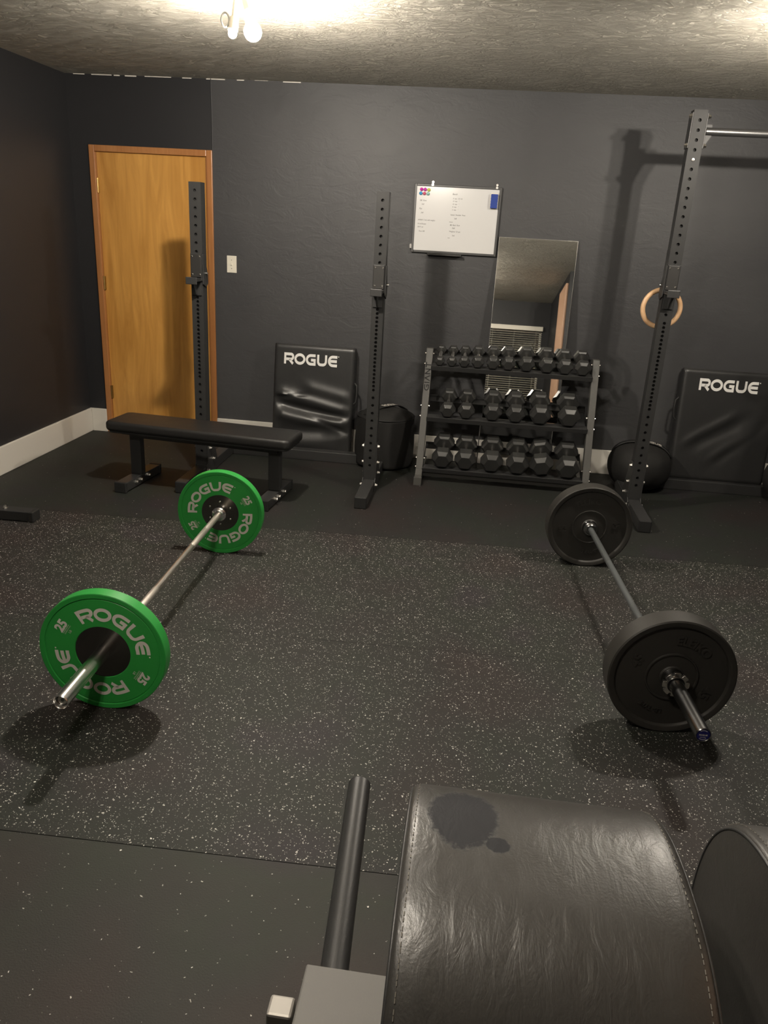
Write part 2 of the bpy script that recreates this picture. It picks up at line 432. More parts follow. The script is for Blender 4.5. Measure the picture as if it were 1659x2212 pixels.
while zz > -1.22:
    mb.box(-.43, .43, -.020, .020, -.0012, .0012, T(0, 0, zz) @ ROT('X', 12)); zz -= .034
mb.obj('slats', M_['blind'], bl)
mb = MB()
for x in (-.34, 0, .34): mb.tube((x, .022, -.02), (x, .022, -1.22), .0015, 6)
mb.obj('cord', M_['blind'], bl)

# door in the back wall
o = struct(MB().box(DX0+.045, DX1-.045, .012, .050, .008, DZ-.042).obj('door_1', M_['door']))
for z in (1.86, 1.17, .33):
    hb = MB().tube((0, 0, -.05), (0, 0, .05), .007, 10).box(.0, .012, .004, .010, -.05, .05)
    hb.obj('hinge', M_['brass'], o, 40, loc=(DX0+.047, -.004, z))
c = MB()
prof = [(-.016, 0), (-.010, .010)]
c.box(DX0, DX0+.043, -.016, .10, 0, DZ).box(DX1-.043, DX1, -.016, .10, 0, DZ).box(DX0+.043, DX1-.043, -.016, .10, DZ-.043, DZ)
c.box(DX1-.055, DX1-.043, .0, .012, 0, DZ-.043).box(DX0+.043, DX0+.055, .052, .06, 0, DZ-.043)
struct(c.obj('trim_1', M_['casing'], bevel=.004))

def baseboard(name, x0, x1, y0, y1):
    return struct(MB().box(x0, x1, y0, y1, 0, BBH).obj(name, M_['white'], bevel=.004))
baseboard('baseboard_left', XL, XL+.018, YB, 0)
mb = MB().box(XL+.018, DX0, -.018, 0, 0, BBH).box(DX1, 3.4, -.021, -.003, 0, BBH)
struct(mb.obj('baseboard_back', M_['white'], bevel=.004))
# unpainted white gaps where the wall meets the ceiling above the door
mb = MB(); random.seed(3); x = -2.80
while x < -1.25:
    L = random.uniform(.04, .22); mb.box(x, x+L, -.0035, 0, HC-random.uniform(.002, .0075), HC); x += L+random.uniform(.01, .12)
struct(mb.obj('trim_2', M_['white']))

# ------------------------------------------------------------------ ceiling lamps
def lamp(loc, bulbs, label, name='ceiling_lamp', group=None):
    t = thing(name, label, 'lamp', (loc[0], loc[1], HC))
    MB().lathe([(.0, 0), (.062, 0), (.062, -.012), (.045, -.028), (0, -.03)], 32, 'z').obj('canopy', M_['plastic_w'], t, 40)
    for (bx, by, bz, r, mt) in bulbs:
        d = Vector((bx, by, bz)); base = Vector((bx*.35, by*.35, -.028)); nn = (d-base).normalized()
        MB().tube(base, d-nn*r*.9, .011, 14).tube(d-nn*(r+.045), d-nn*r*.75, .019, 20, .021).obj('socket', M_['plastic_w'], t, 40)
        b = MB(); n1, n2 = 16, 10; prof = [(r*math.sin(PI*i/n2), -r*math.cos(PI*i/n2)) for i in range(n2+1)]
        b.lathe([(max(q, .0005), z) for q, z in prof], n1, 'z').obj('bulb', M_[mt], t, 80, loc=(bx, by, bz))
    return t
lamp((-.955, -2.12), [(.068, -.02, -.160, .038, 'bulb_l'), (-.012, -.05, -.176, .018, 'bulb_l2')], 'lit bare bulbs on a small ceiling fixture, in view at upper left')
LT = bpy.data.objects['ceiling_lamp']
MB().path([(.017*math.cos(2*PI*i/24), .0, .026*math.sin(2*PI*i/24)) for i in range(24)], .004, 8, closed=True).obj('shade_clip', M_['steel_grey'], LT, 60, loc=(-.043, -.05, -.125))
lamp((1.66, -2.10), [(.06, 0, -.180, .022, 'bulb_r'), (-.06, 0, -.180, .022, 'bulb_r')], 'lit twin bulb ceiling fixture beyond the right edge, above the right barbell')
lamp((-.45, -4.90), [(.07, 0, -.175, .030, 'bulb_b'), (-.07, 0, -.175, .030, 'bulb_b')], 'lit twin bulb ceiling fixture over the padded bench, above the frame')

# ------------------------------------------------------------------ squat stands
IN = .0254; Z0 = .0489
def hole_zs(top):
    zs = []
    z = 5
    while z <= top: zs.append(z); z += 1 if 25 <= z < 46 else 2
    return [q*IN+Z0 for q in zs]
def upright_mesh(zs, ztop, W=.0762, D=.0762, zb=.0762, r=.0094):
    m_ = MB(); hw = W/2; NS = 16
    edges = [zb]
    for a, b in zip(zs, zs[1:]): edges.append((a+b)/2)
    edges.append(ztop)
    # first and last cells reach to the ends
    for (cz, e0, e1) in zip(zs, edges, edges[1:]):
        ring_o, ring_i, ring_b = [], [], []
        for k in range(NS):
            a = 2*PI*(k+.5)/NS; c, s = math.cos(a), math.sin(a)
            hx = hw; hz = (e1-cz) if s > 0 else (cz-e0)
            # map octant angle to the rectangle border
            t = min(hx/abs(c) if abs(c) > 1e-6 else 1e9, hz/abs(s) if abs(s) > 1e-6 else 1e9)
            ring_o.append((c*t, 0, cz+s*t)); ring_i.append((c*r, 0, cz+s*r)); ring_b.append((c*r, .014, cz+s*r))
        vs = ring_o+ring_i+ring_b
        fs = [(k, (k+1) % NS, NS+(k+1) % NS, NS+k) for k in range(NS)]
        m_.add(vs, fs)
        m_.add(ring_i+ring_b, [(k, (k+1) % NS, NS+(k+1) % NS, NS+k) for k in range(NS)]+[tuple(range(NS, 2*NS))], None, 1)
        # fill the four corners between ring and rectangle
        for sx in (1, -1):
            for sz in (1, -1):
                corner = (sx*hw, 0, e1 if sz > 0 else e0)
                pa = [p for p in ring_o if abs(abs(p[0])-hw) < 1e-6 and p[0]*sx > 0 and (p[2]-cz)*sz > 0]
                pb = [p for p in ring_o if abs(p[2]-corner[2]) < 1e-6 and p[0]*sx > 0]
                if pa and pb:
                    A = max(pa, key=lambda p: (p[2]-cz)*sz); B = max(pb, key=lambda p: p[0]*sx)
                    m_.add([corner, A, B], [(0, 1, 2)])
    # sides, back, top with rounded front corners left crisp
    m_.add([(-hw, 0, zb), (-hw, 0, ztop), (-hw, D, ztop), (-hw, D, zb)], [(0, 1, 2, 3)])
    m_.add([(hw, 0, zb), (hw, 0, ztop), (hw, D, ztop), (hw, D, zb)], [(0, 1, 2, 3)])
    m_.add([(-hw, D, zb), (-hw, D, ztop), (hw, D, ztop), (hw, D, zb)], [(0, 1, 2, 3)])
    m_.add([(-hw, 0, ztop), (hw, 0, ztop), (hw, D, ztop), (-hw, D, ztop)], [(0, 1, 2, 3)])
    m_.add([(-hw, 0, zb), (hw, 0, zb), (hw, D, zb), (-hw, D, zb)], [(0, 1, 2, 3)])
    return m_
def bolt_mesh(name='bolt'):
    m_ = MB(); m_.lathe([(.0005, .017), (.009, .016), (.0105, .012), (.0105, .006), (.015, .005), (.015, 0), (.0005, 0)], 6, 'x')
    me = bpy.data.meshes.new(name); me.from_pydata(m_.v, [], m_.f); me.materials.append(M_['zinc']); return me
BOLT = bolt_mesh()
def put_bolt(parent, x, y, z, sx=1, rot=None):
    b = bpy.data.objects.new('bolt', BOLT); C.objects.link(b); b.parent = parent; b.location = (x, y, z)
    b.rotation_euler = rot if rot else ((0, 0, 0) if sx > 0 else (0, 0, PI)); return b
def stand(name, label, xs, yf, top_in, last_hole, foot_f, foot_b, yc):
    cx = sum(xs)/2; t = thing(name, label, 'squat rack', (cx, yf, 0))
    zs = hole_zs(last_hole); ztop = top_in*IN+Z0; first = None
    for i, x in enumerate(xs):
        X = x-cx
        if first is None:
            first = upright_mesh(zs, ztop).obj('upright', [M_['rack_grey'], M_['hole']], t); first.location = (X, 0, 0); u = first
        else:
            u = first.copy(); C.objects.link(u); u.parent = t; u.location = (X, 0, 0)
        ff = foot_f[i]-yf
        MB().box(X-.0381, X+.0381, ff+.012, foot_b-yf, .004, .0762).obj('base_foot', M_['steel_black'], t, bevel=.004)
        MB().box(X-.0385, X+.0385, ff, ff+.014, .0, .0775).obj('end_cap', M_['rubber_foot'], t, bevel=.006)
        for s in (-1, 1):
            xa = X+s*.0385; xb = X+s*.0445
            pts = [(-.030, .006), (.20, .006), (.20, .07), (.078, .33), (.0, .33), (-.004, .09), (-.030, .07)]
            MB().prism(pts, min(xa, xb), max(xa, xb), 'x').obj('gusset', M_['steel_black'], t, bevel=.0015)
            for (y, z) in ((.02, .305), (.038, .19), (.10, .10), (-.012, .045)):
                put_bolt(t, xb, y, z, s)
    MB().box(xs[0]-cx+.0381, xs[-1]-cx-.0381, yc-yf, yc-yf+.076, .0, .0762).obj('crossmember', M_['steel_black'], t, bevel=.004)
    return t
st1 = stand('squat_stand', 'short black squat stand with two uprights between the door and the dumbbell rack', (-1.607, -.4447), -.917, 71.9, 70, (-1.325, -1.305), -.262, -.338)
st2 = stand('squat_stand', 'tall black squat stand with pull-up bar at right', (1.316, 2.478), -.847, 92.1, 90, (-1.262, -1.262), -.19, -.270)
# pull-up bar on the tall stand (origin of st2 at centre between the uprights)
hx = (2.478-1.316)/2; zb = 2.283
MB().tube((-hx+.05, .035, zb), (hx-.05, .035, zb), .021, 24).obj('pull_up_bar', simple('satin_bare_bar', (.15, .15, .15), .36, .8), st2, 40)
for s in (-1, 1):
    X = s*hx
    for q in (-1, 1):
        xa = X+q*.0385; xb = X+q*.0445
        MB().prism([(.0, 2.19), (.076, 2.19), (.076, 2.375), (.0, 2.375)], min(xa, xb), max(xa, xb), 'x').obj('bar_bracket', M_['steel_black'], st2, bevel=.002)
        put_bolt(st2, xb, .012, 2.355, q); put_bolt(st2, xb, .012, 2.205, q)
    xi = X-s*.045
    MB().prism([(0, zb-.095), (0, zb+.035), (-s*.035, zb+.035),  (-s*.040, zb-.022)], .030, .038, 'y', M=T(xi, 0, 0)).obj('bar_gusset', M_['rubber_foot'], st2)  # darker than the other brackets, its unlit look is put into the colour
b_ = MB().lathe([(.0005, -.006), (.008, -.005), (.0105, 0)], 20, 'y').obj('hole_plug', M_['zinc'], st2, 40); b_.location = (-hx, 0, 82*IN+Z0)

def j_cup(x, yf, zt, side, label):
    # zt: top of the back plate; side: +1 when the pin bracket is on the right
    t = thing('j_cup', label, 'j-cup', (x, yf, zt-.155), group=None)
    MB().box(-.037, .037, -.010, -.001, -.012, .155).obj('back_plate', M_['rack_grey'], t, bevel=.002)
    MB().box(-.033, .033, -.017, -.010, .012, .150).obj('liner', M_['liner'], t, bevel=.002)
    for sx in (-.024, .024):
        for z in (.135, .028):
            MB().lathe([(.0005, -.0195), (.004, -.0195), (.0065, -.017)], 14, 'y').obj('screw', M_['zinc'], t, 40, loc=(sx, 0, z))
    MB().box(-.036, .036, -.100, -.010, -.012, -.002).box(-.034, .034, -.096, -.017, -.002, .004, None, 0).obj('shelf', M_['liner'], t, bevel=.002)
    MB().box(-.036, .036, -.108, -.100, -.028, .016).obj('front_lip', M_['steel_black'], t, bevel=.003)
    MB().prism([(-.001, -.012), (-.085, -.012), (-.030, -.095), (-.001, -.095)], -.004, .004, 'x').box(-.030, .030, -.009, -.001, -.10, -.012).obj('gusset', M_['steel_black'], t, bevel=.001)
    xa, xb = sorted((side*.039, side*.047))
    MB().prism([(-.010, .150), (-.010, -.03), (.04, -.05), (.075, -.03), (.075, .03), (.04, .10), (.02, .15)], xa, xb, 'x').obj('side_bracket', M_['rack_grey'], t, bevel=.0015)
    MB().tube((side*.047, .03, .035), (side*.060, .03, .035), .008, 14).obj('pin', M_['zinc'], t, 40)
    return t
j_cup(-1.607, -.917, 55.6*IN+Z0, 1, 'black j-cup on the upright in front of the door')
j_cup(-.4447, -.917, 55.6*IN+Z0, 1, 'black j-cup on the upright left of the whiteboard')
j_cup(1.316, -.847, 59.4*IN+Z0, -1, 'black j-cup on the tall upright above the wooden ring')

# wooden gymnastic ring hanging behind the tall upright
rg = thing('gymnastics_ring', 'pale wooden ring hanging behind the tall right upright', 'ring', (1.308, -.735, 1.298))
MB().path([(.112*math.cos(2*PI*i/64), 0, .112*math.sin(2*PI*i/64)) for i in range(64)], .0150, 16, closed=True).obj('ring', M_['ringwood'], rg, 80)
MB().box(-.020, .010, -.019, -.0155, .094, .34).box(-.020, .010, .0155, .019, .094, .34).box(-.020, .010, -.019, .019, .091, .0945).obj('strap', M_['strap'], rg)

# ------------------------------------------------------------------ barbells and plates
def barbell(label, e, a, L, s1, s2, dark):
    # e: centre of near end, a: heading; s1,s2: distance of the two plate shoulders from the near end
    t = thing('barbell', label, 'barbell', (e[0], e[1], .225), -a)
    sm = M_['black_chrome'] if dark else M_['chrome']; sh = M_['cerakote'] if dark else M_['chrome_worn']
    for k, (ya, yb, dr) in enumerate(((0, s1, 1), (s2, L, -1))):
        yo, yi = (ya, yb) if dr > 0 else (yb, ya)      # outer end, inner shoulder
        pr = [(.018, yo+dr*.020), (.020, yo+dr*.004), (.0225, yo), (.025, yo+dr*.003), (.025, yi), (.036, yi), (.037, yi+dr*.004), (.037, yi+dr*.018), (.030, yi+dr*.022), (.024, yi+dr*.03), (.0165, yi+dr*.032), (.014, yi+dr*.032)]
        s_ = MB().lathe(pr, 40).obj('sleeve', sm, t, 35)
        capm = M_['blue'] if dark else M_['black_chrome']
        cy = yo+dr*(.002 if dark else .016)
        MB().lathe([(.0005, cy), (.012, cy), (.0205, cy), (.0205, cy+dr*.006), (.0005, cy+dr*.006)], 32).obj('end_cap', capm, s_, 40)
        if not dark:
            MB().lathe([(.006, cy-dr*.001), (.013, cy-dr*.002), (.015, cy-dr*.001)], 24).obj('snap_ring', M_['zinc'], s_, 40)
        elif k == 0:
            tb = MB()
            for tx, hh, zz in (('ROGUE', .0075, 0),):
                v, f, wd_ = word2d(tx); s = .026/wd_; lay(tb, v, f, lambda p, q: ((p-wd_/2)*s, cy-.0006, zz+(q-.5)*s*1.4))
            v, f, wd_, hh = font2d('OHIO BAR', .01); s = .018/wd_; lay(tb, v, f, lambda p, q: ((p-wd_/2)*s, cy-.0006, -.0085+(q-hh/2)*s))
            for a0, a1 in ((50, 130), (230, 310)):
                v, f = stroke(arc(0, 0, .0165, .0165, a0, a1, 12), .0016); lay(tb, v, f, lambda p, q: (p, cy-.0006, q))
            tb.obj('cap_print', M_['letter'], s_)
    MB().lathe([(.014, s1+.032), (.014, s2-.032)], 28).obj('shaft', sh, t, 60)
    kn = simple('knurled_grip', (.70, .65, .58) if not dark else (.10, .108, .11), .42, .9 if not dark else .35, .5, (900, .8, .0008))
    mid = (s1+s2)/2
    for y0, y1 in ((s1+.06, mid-.23), (mid+.23, s2-.06)):
        for q0, q1 in ((y0, y0+.185), (y0+.19, y1)) if y0 < mid else ((y0, y1-.19), (y1-.185, y1)):
            MB().lathe([(.0142, q0), (.0148, q0+.002), (.0148, q1-.002), (.0142, q1)], 28).obj('knurling', kn, t, 60)
    return t
BL = (-.996, -3.9214, math.radians(-2.1119)); BR = (.9966, -3.6955, math.radians(-3.763))
barbell('chrome barbell loaded with green plates, lying at left', BL[:2], BL[2], 2.091, .353, 1.738, False)
barbell('dark barbell with blue end cap and black bumper plates, at right', BR[:2], BR[2], 2.233, .4187, 1.8148, True)
def along(B, d): return (B[0]+math.sin(B[2])*d, B[1]+math.cos(B[2])*d, .225)

def polar(r0, th0, s, wd, y, flip=1):
    # (p,q) in text units -> point on a disc face seen from -y; th0 is clockwise from the top
    def fn(p, q):
        r = r0+q*s; a = th0+(p-wd/2)*s/(r0+.5*s)
        return (r*math.sin(a)*flip, y, r*math.cos(a))
    return fn
def flatpolar(rc, th0, s, wd, y, q0=0):
    # straight text whose baseline is tangential at rc
    def fn(p, q):
        X = (p-wd/2)*s; Y = rc+(q-q0)*s
        return (X*math.cos(th0)+Y*math.sin(th0), y, -X*math.sin(th0)+Y*math.cos(th0))
    return fn
def green_plate(label, B, d0, rot, bolts):
    t = thing('bumper_plate', label, 'weight plate', along(B, d0), -B[2], group='green plates on the chrome barbell')
    w_ = .049; R_ = .225
    pr = [(.098, .006), (.100, .003), (.104, .003), (.2020, .003), (.2035, .0045), (.2060, .0045), (.2080, .0005), (.2225, .0), (R_, .0018), (R_, w_-.0018), (.2225, w_), (.2080, w_-.0005), (.2060, w_-.0045), (.2035, w_-.0045), (.2020, w_-.003), (.104, w_-.003), (.098, w_-.006)]
    MB().lathe(pr, 96).obj('rubber_disc', M_['green'], t, 35)
    MB().lathe([(.0255, .004), (.03, .004), (.097, .007), (.101, .0065), (.101, w_-.0065), (.097, w_-.007), (.03, w_-.004), (.0255, w_-.004)], 72, close=True).obj('steel_hub', M_['hubsteel'], t, 30)
    if bolts:
        for k in range(6):
            a = PI/3*k; MB().lathe([(.0005, -.003), (.0035, -.0035), (.006, 0)], 14).obj('hub_screw', M_['zinc'], t, 40, loc=(.062*math.sin(a), .0055, .062*math.cos(a)))
    tb = MB(); y = .0022
    for k in (0, 1):
        th = math.radians(rot+180*k)
        v, f, wd_ = word2d('ROGUE.', .25); s = .050; sx = .318/(wd_*s)
        fn0 = polar(.1215, th, s, wd_*sx, y); tb = MB(); lay(tb, v, f, lambda p, q: fn0(p*sx, q)); tb.obj('brand_lettering', M_['letter'], t); tb = MB()
        th2 = math.radians(rot-88+180*k)
        v, f, wd_, hh = font2d('25', .045); s = .036/hh; lay(tb, v, f, flatpolar(.150, th2, s, wd_, y))
        v, f = [(-.021, 0), (.021, 0), (.021, .0014), (-.021, .0014)], [(0, 1, 2, 3)]
        lay(tb, v, f, flatpolar(.1462, th2, 1, 0, y))
        v, f, wd_, hh = font2d('COMPETITION', .0); s = .040/wd_; lay(tb, v, f, flatpolar(.1385, th2, s, wd_, y))
        v, f, wd_, hh = font2d('LB', .0); s = .0085/hh; lay(tb, v, f, flatpolar(.1265, th2, s, wd_, y))
        tb.obj('weight_marking', M_['letter'], t)
green_plate('green plate nearest the camera on the chrome barbell', BL, .304, 31, False)
green_plate('green plate beside the flat bench, on the far end of the chrome barbell', BL, 1.738, -31, True)
def black_plate(label, B, d0, rot):
    t = thing('bumper_plate', label, 'weight plate', along(B, d0), -B[2], group='black plates on the dark barbell')
    w_ = .090; R_ = .225
    half = [(.026, .006), (.040, .004), (.044, .010), (.086, .012), (.088, .007), (.092, .007), (.094, .013), (.196, .013), (.200, .0045), (.203, .0025), (.220, .001), (R_, .005)]
    pr = half+[(r, w_-y) for r, y in half[::-1]]
    MB().lathe(pr, 96, close=True).obj('rubber_disc', M_['rubber'], t, 35)
    def emb(v, f, fn0, nm='embossed_lettering'):
        tb = MB(); lay(tb, v, f, fn0); lt = tb.obj(nm, M_['rubber'], t)
        so = lt.modifiers.new('thick', 'SOLIDIFY'); so.thickness = .004; so.offset = 0
    y = .0112
    v, f, wd_, hh = font2d('ELEIKO', .03); s = .034/hh; emb(v, f, polar(.128, math.radians(rot), s, wd_, y))
    v, f, wd_, hh = font2d('LB-TYPE', .0); s = .018/hh; emb(v, f, polar(.135, math.radians(rot+178), s, wd_, y))
    for k in (88, -92):
        v, f, wd_, hh = font2d('45', .03); s = .038/hh; emb(v, f, flatpolar(.122, math.radians(rot+k), s, wd_, y), 'weight_marking')
    MB().lathe([(.0252, .003), (.036, .003), (.038, .006), (.038, w_-.006), (.036, w_-.003), (.0252, w_-.003)], 48, close=True).obj('hub_insert', M_['black_chrome'], t, 35)
black_plate('black bumper plate nearest the camera on the dark barbell', BR, .328, 25)
black_plate('black bumper plate near the tall stand, on the far end of the dark barbell', BR, 1.815, -8)
# star-edged lock collar on the near sleeve of the dark bar
lc = thing('lock_collar', 'silver star-edged lock collar beside the near black plate', 'collar', along(BR, .290), -BR[2])
MB().lathe([(.0256, -.004), (.030, -.006), (.032, .0), (.036, .012), (.040, .036), (.0256, .036)], 40, close=True).obj('collar_body', M_['black_chrome'], lc, 35)
pts = []
for k in range(8):
    for da, r in ((-15, .046), (-9, .047), (9, .047), (15, .046), (17, .036), (28, .036)):
        a = math.radians(45*k+da); pts.append((r*math.cos(a), r*math.sin(a)))
inner = [(.0258*math.cos(math.atan2(q, p)), .0258*math.sin(math.atan2(q, p))) for p, q in pts]
st = MB(); n = len(pts); vs = [(p, yy, q) for yy in (-.004, .008) for p, q in pts]+[(p, yy, q) for yy in (-.004, .008) for p, q in inner]
fs = [(i, (i+1) % n, n+(i+1) % n, n+i) for i in range(n)]+[(i, (i+1) % n, 2*n+(i+1) % n, 2*n+i) for i in range(n)]+[(n+i, n+(i+1) % n, 3*n+(i+1) % n, 3*n+i) for i in range(n)]
st.add(vs, fs); st.obj('star_ring', M_['zinc'], lc, 30, bevel=.001)

# ------------------------------------------------------------------ flat bench
bn = thing('flat_bench', 'low flat bench with black vinyl pad in front of the door', 'bench', (-1.475, -1.225, 0), math.radians(-5.2))
def rounded_slab(L, Wd, z0, z1, rc, re, n=8, ne=5):
    m_ = MB(); rings = []
    prof = []
    for i in range(ne+1):
        a = PI/2*i/ne; prof.append((re*(1-math.sin(a)) if False else re-re*math.sin(a), 0))
    lv = [(re-re*math.cos(PI/2*(1-i/ne)), z0+re-re*math.sin(PI/2*(1-i/ne))) for i in range(ne+1)]
    lv = [(re*(1-math.sin(PI/2*i/ne)), z0+re*(1-math.cos(PI/2*i/ne))) for i in range(ne+1)]
    lv += [(re*(1-math.cos(PI/2*i/ne)), z1-re*(1-math.sin(PI/2*i/ne))) for i in range(ne+1)]
    vs = []; cnt = 0
    for ins, z in lv:
        ring = []
        for cxs, cys, a0 in ((1, 1, 0), (-1, 1, 90), (-1, -1, 180), (1, -1, 270)):
            for k in range(n+1):
                a = math.radians(a0+90*k/n); rr = max(rc-ins, .002)
                ring.append((cxs*(L/2-rc)+rr*math.cos(a), cys*(Wd/2-rc)+rr*math.sin(a), z))
        cnt = len(ring); vs += ring
    fs = []
    for i in range(len(lv)-1): fs += [(i*cnt+j, i*cnt+(j+1) % cnt, (i+1)*cnt+(j+1) % cnt, (i+1)*cnt+j) for j in range(cnt)]
    fs += [tuple(range(cnt-1, -1, -1)), tuple(range((len(lv)-1)*cnt, len(lv)*cnt))]
    return m_.add(vs, fs)
rounded_slab(1.23, .305, .372, .436, .045, .022).obj('pad', M_['leather_bench'], bn, 60)
rounded_slab(1.20, .28, .362, .374, .04, .003).obj('pad_board', M_['rubber_foot'], bn, 60)
MB().box(-.50, .50, -.038, .038, .315, .362).box(-.53, -.43, -.09, .09, .345, .362).box(.43, .53, -.09, .09, .345, .362).obj('spine', M_['steel_black'], bn, bevel=.004)
for s in (-1, 1):
    MB().box(s*.475-.038, s*.475+.038, -.026, .026, .066, .33).obj('leg', M_['steel_black'], bn, bevel=.004)
    f_o = MB().box(s*.475-.038, s*.475+.038, -.215, .215, .008, .066).obj('foot', M_['steel_black'], bn, bevel=.004)
    for q in (-1, 1):
        MB().box(s*.475-.0405, s*.475+.0405, min(q*.215, q*.238), max(q*.215, q*.238), 0, .070).obj('foot_cap', M_['rubber_foot'], f_o, bevel=.005)
    for y in (-.10, -.045, ): put_bolt(bn, s*.475+.038, y, .040, 1)
    put_bolt(bn, s*.475+.038, .06, .040, 1)

# ------------------------------------------------------------------ folded gym mats leaning on the wall
def gym_mat(label, x0, x1, seed, folds, logo_x, side, zb=0, H_=.835):
    Wd = x1-x0; D = .105; yb0, yt0 = -.235, -.135
    lean = math.atan2(yt0-yb0, H_)
    t = thing('folded_mat', label, 'exercise mat', ((x0+x1)/2, yb0, zb), rot=(-lean, 0, 0))
    nx, nz = 56, 72; m_ = MB(); vs = []
    def disp(u, v):
        e = min(1, 8*min(u, 1-u))*min(1, 10*min(v, 1-v)); d = 0
        for (a, vc, sl, wdt, cur, lo, hi) in folds:
            vv = vc+sl*(u-.5)+cur*(u-.5)**2; w2 = 1 if lo <= u <= hi else math.exp(-((u-(lo if u < lo else hi))/.12)**2)
            d += a*w2*math.exp(-((v-vv)/wdt)**2)
        return d*e
    for j in range(nz+1):
        for i in range(nx+1):
            u, v = i/nx, j/nz
            ed = .012*(max(0, 1-u/.03)**2+max(0, 1-(1-u)/.03)**2+max(0, 1-v/.03)**2+max(0, 1-(1-v)/.03)**2)
            vs.append(((u-.5)*Wd, -disp(u, v)+ed, v*H_))
    fs = [(j*(nx+1)+i, j*(nx+1)+i+1, (j+1)*(nx+1)+i+1, (j+1)*(nx+1)+i) for j in range(nz) for i in range(nx)]
    m_.add(vs, fs)
    o = len(m_.v); border = [i for i in range(nx+1)]+[(j*(nx+1)+nx) for j in range(1, nz+1)]+[nz*(nx+1)+i for i in range(nx-1, -1, -1)]+[j*(nx+1) for j in range(nz-1, 0, -1)]
    bv = [(vs[k][0], D/2-.006, vs[k][2]) for k in border]; nb = len(border)
    m_.v += bv; m_.f += [(border[k], border[(k+1) % nb], o+(k+1) % nb, o+k) for k in range(nb)]+[tuple(range(o, o+nb))]; m_.mi += [0]*(nb+1)
    m_.obj('front_panel', M_['leather_mat'], t, 50)
    MB().box(-Wd/2+.003, Wd/2-.003, D/2+.003, D, .002, H_-.004).obj('back_panel', M_['leather_mat'], t, bevel=.01, seg=3)
    tb = MB(); v, f, wd_ = word2d('ROGUE.', .25); s = .420/wd_; ks = .082
    lay(tb, v, f, lambda p, q: (logo_x+p*s, -.0015, H_-.105+(q-.5)*ks))
    tb.obj('printed_logo', simple('white_vinyl_print', (.80, .79, .76), .45), t)
    X = side*(Wd/2+.001)
    MB().path([(X, .035, .42), (X+side*.018, .035, .44), (X+side*.022, .035, .50), (X+side*.018, .035, .56), (X, .035, .58)], .008, 8).obj('carry_handle', M_['strap'], t, 60)
    if side > 0: MB().tube((X, .05, .02), (X+.001, .05, .30), .0025, 6).obj('zipper', M_['zinc'], t)
    return t
# folds: amplitude, height, slope, width, curvature, from, to
F1 = [(.022, .50, -.16, .055, -.05, .1, 1), (-.022, .42, -.10, .04, .10, .0, 1), (.026, .33, -.05, .05, .12, 0, 1), (-.016, .24, .05, .05, 0, 0, .6),
      (.012, .62, -.15, .05, 0, .5, 1), (-.012, .57, .10, .02, 0, 0, .3), (.012, .52, -.1, .02, 0, 0, .25), (.010, .13, .05, .05, .2, .2, .9), (-.01, .36, -.25, .02, 0, .6, 1)]
F2 = [(-.012, .46, .5, .07, 0, .3, .6), (.010, .55, .55, .05, 0, .2, .5), (.009, .27, .6, .05, 0, .5, .75), (-.008, .20, .8, .06, 0, .55, .9)]
gym_mat('folded black vinyl mat with white lettering, leaning left beside the bench', -1.300, -.690, 1, F1, -.230, 1)
gym_mat('folded black vinyl mat with white lettering, behind the tall stand at right', 1.672, 2.335, 2, F2, -.215, -1, .078, .79)

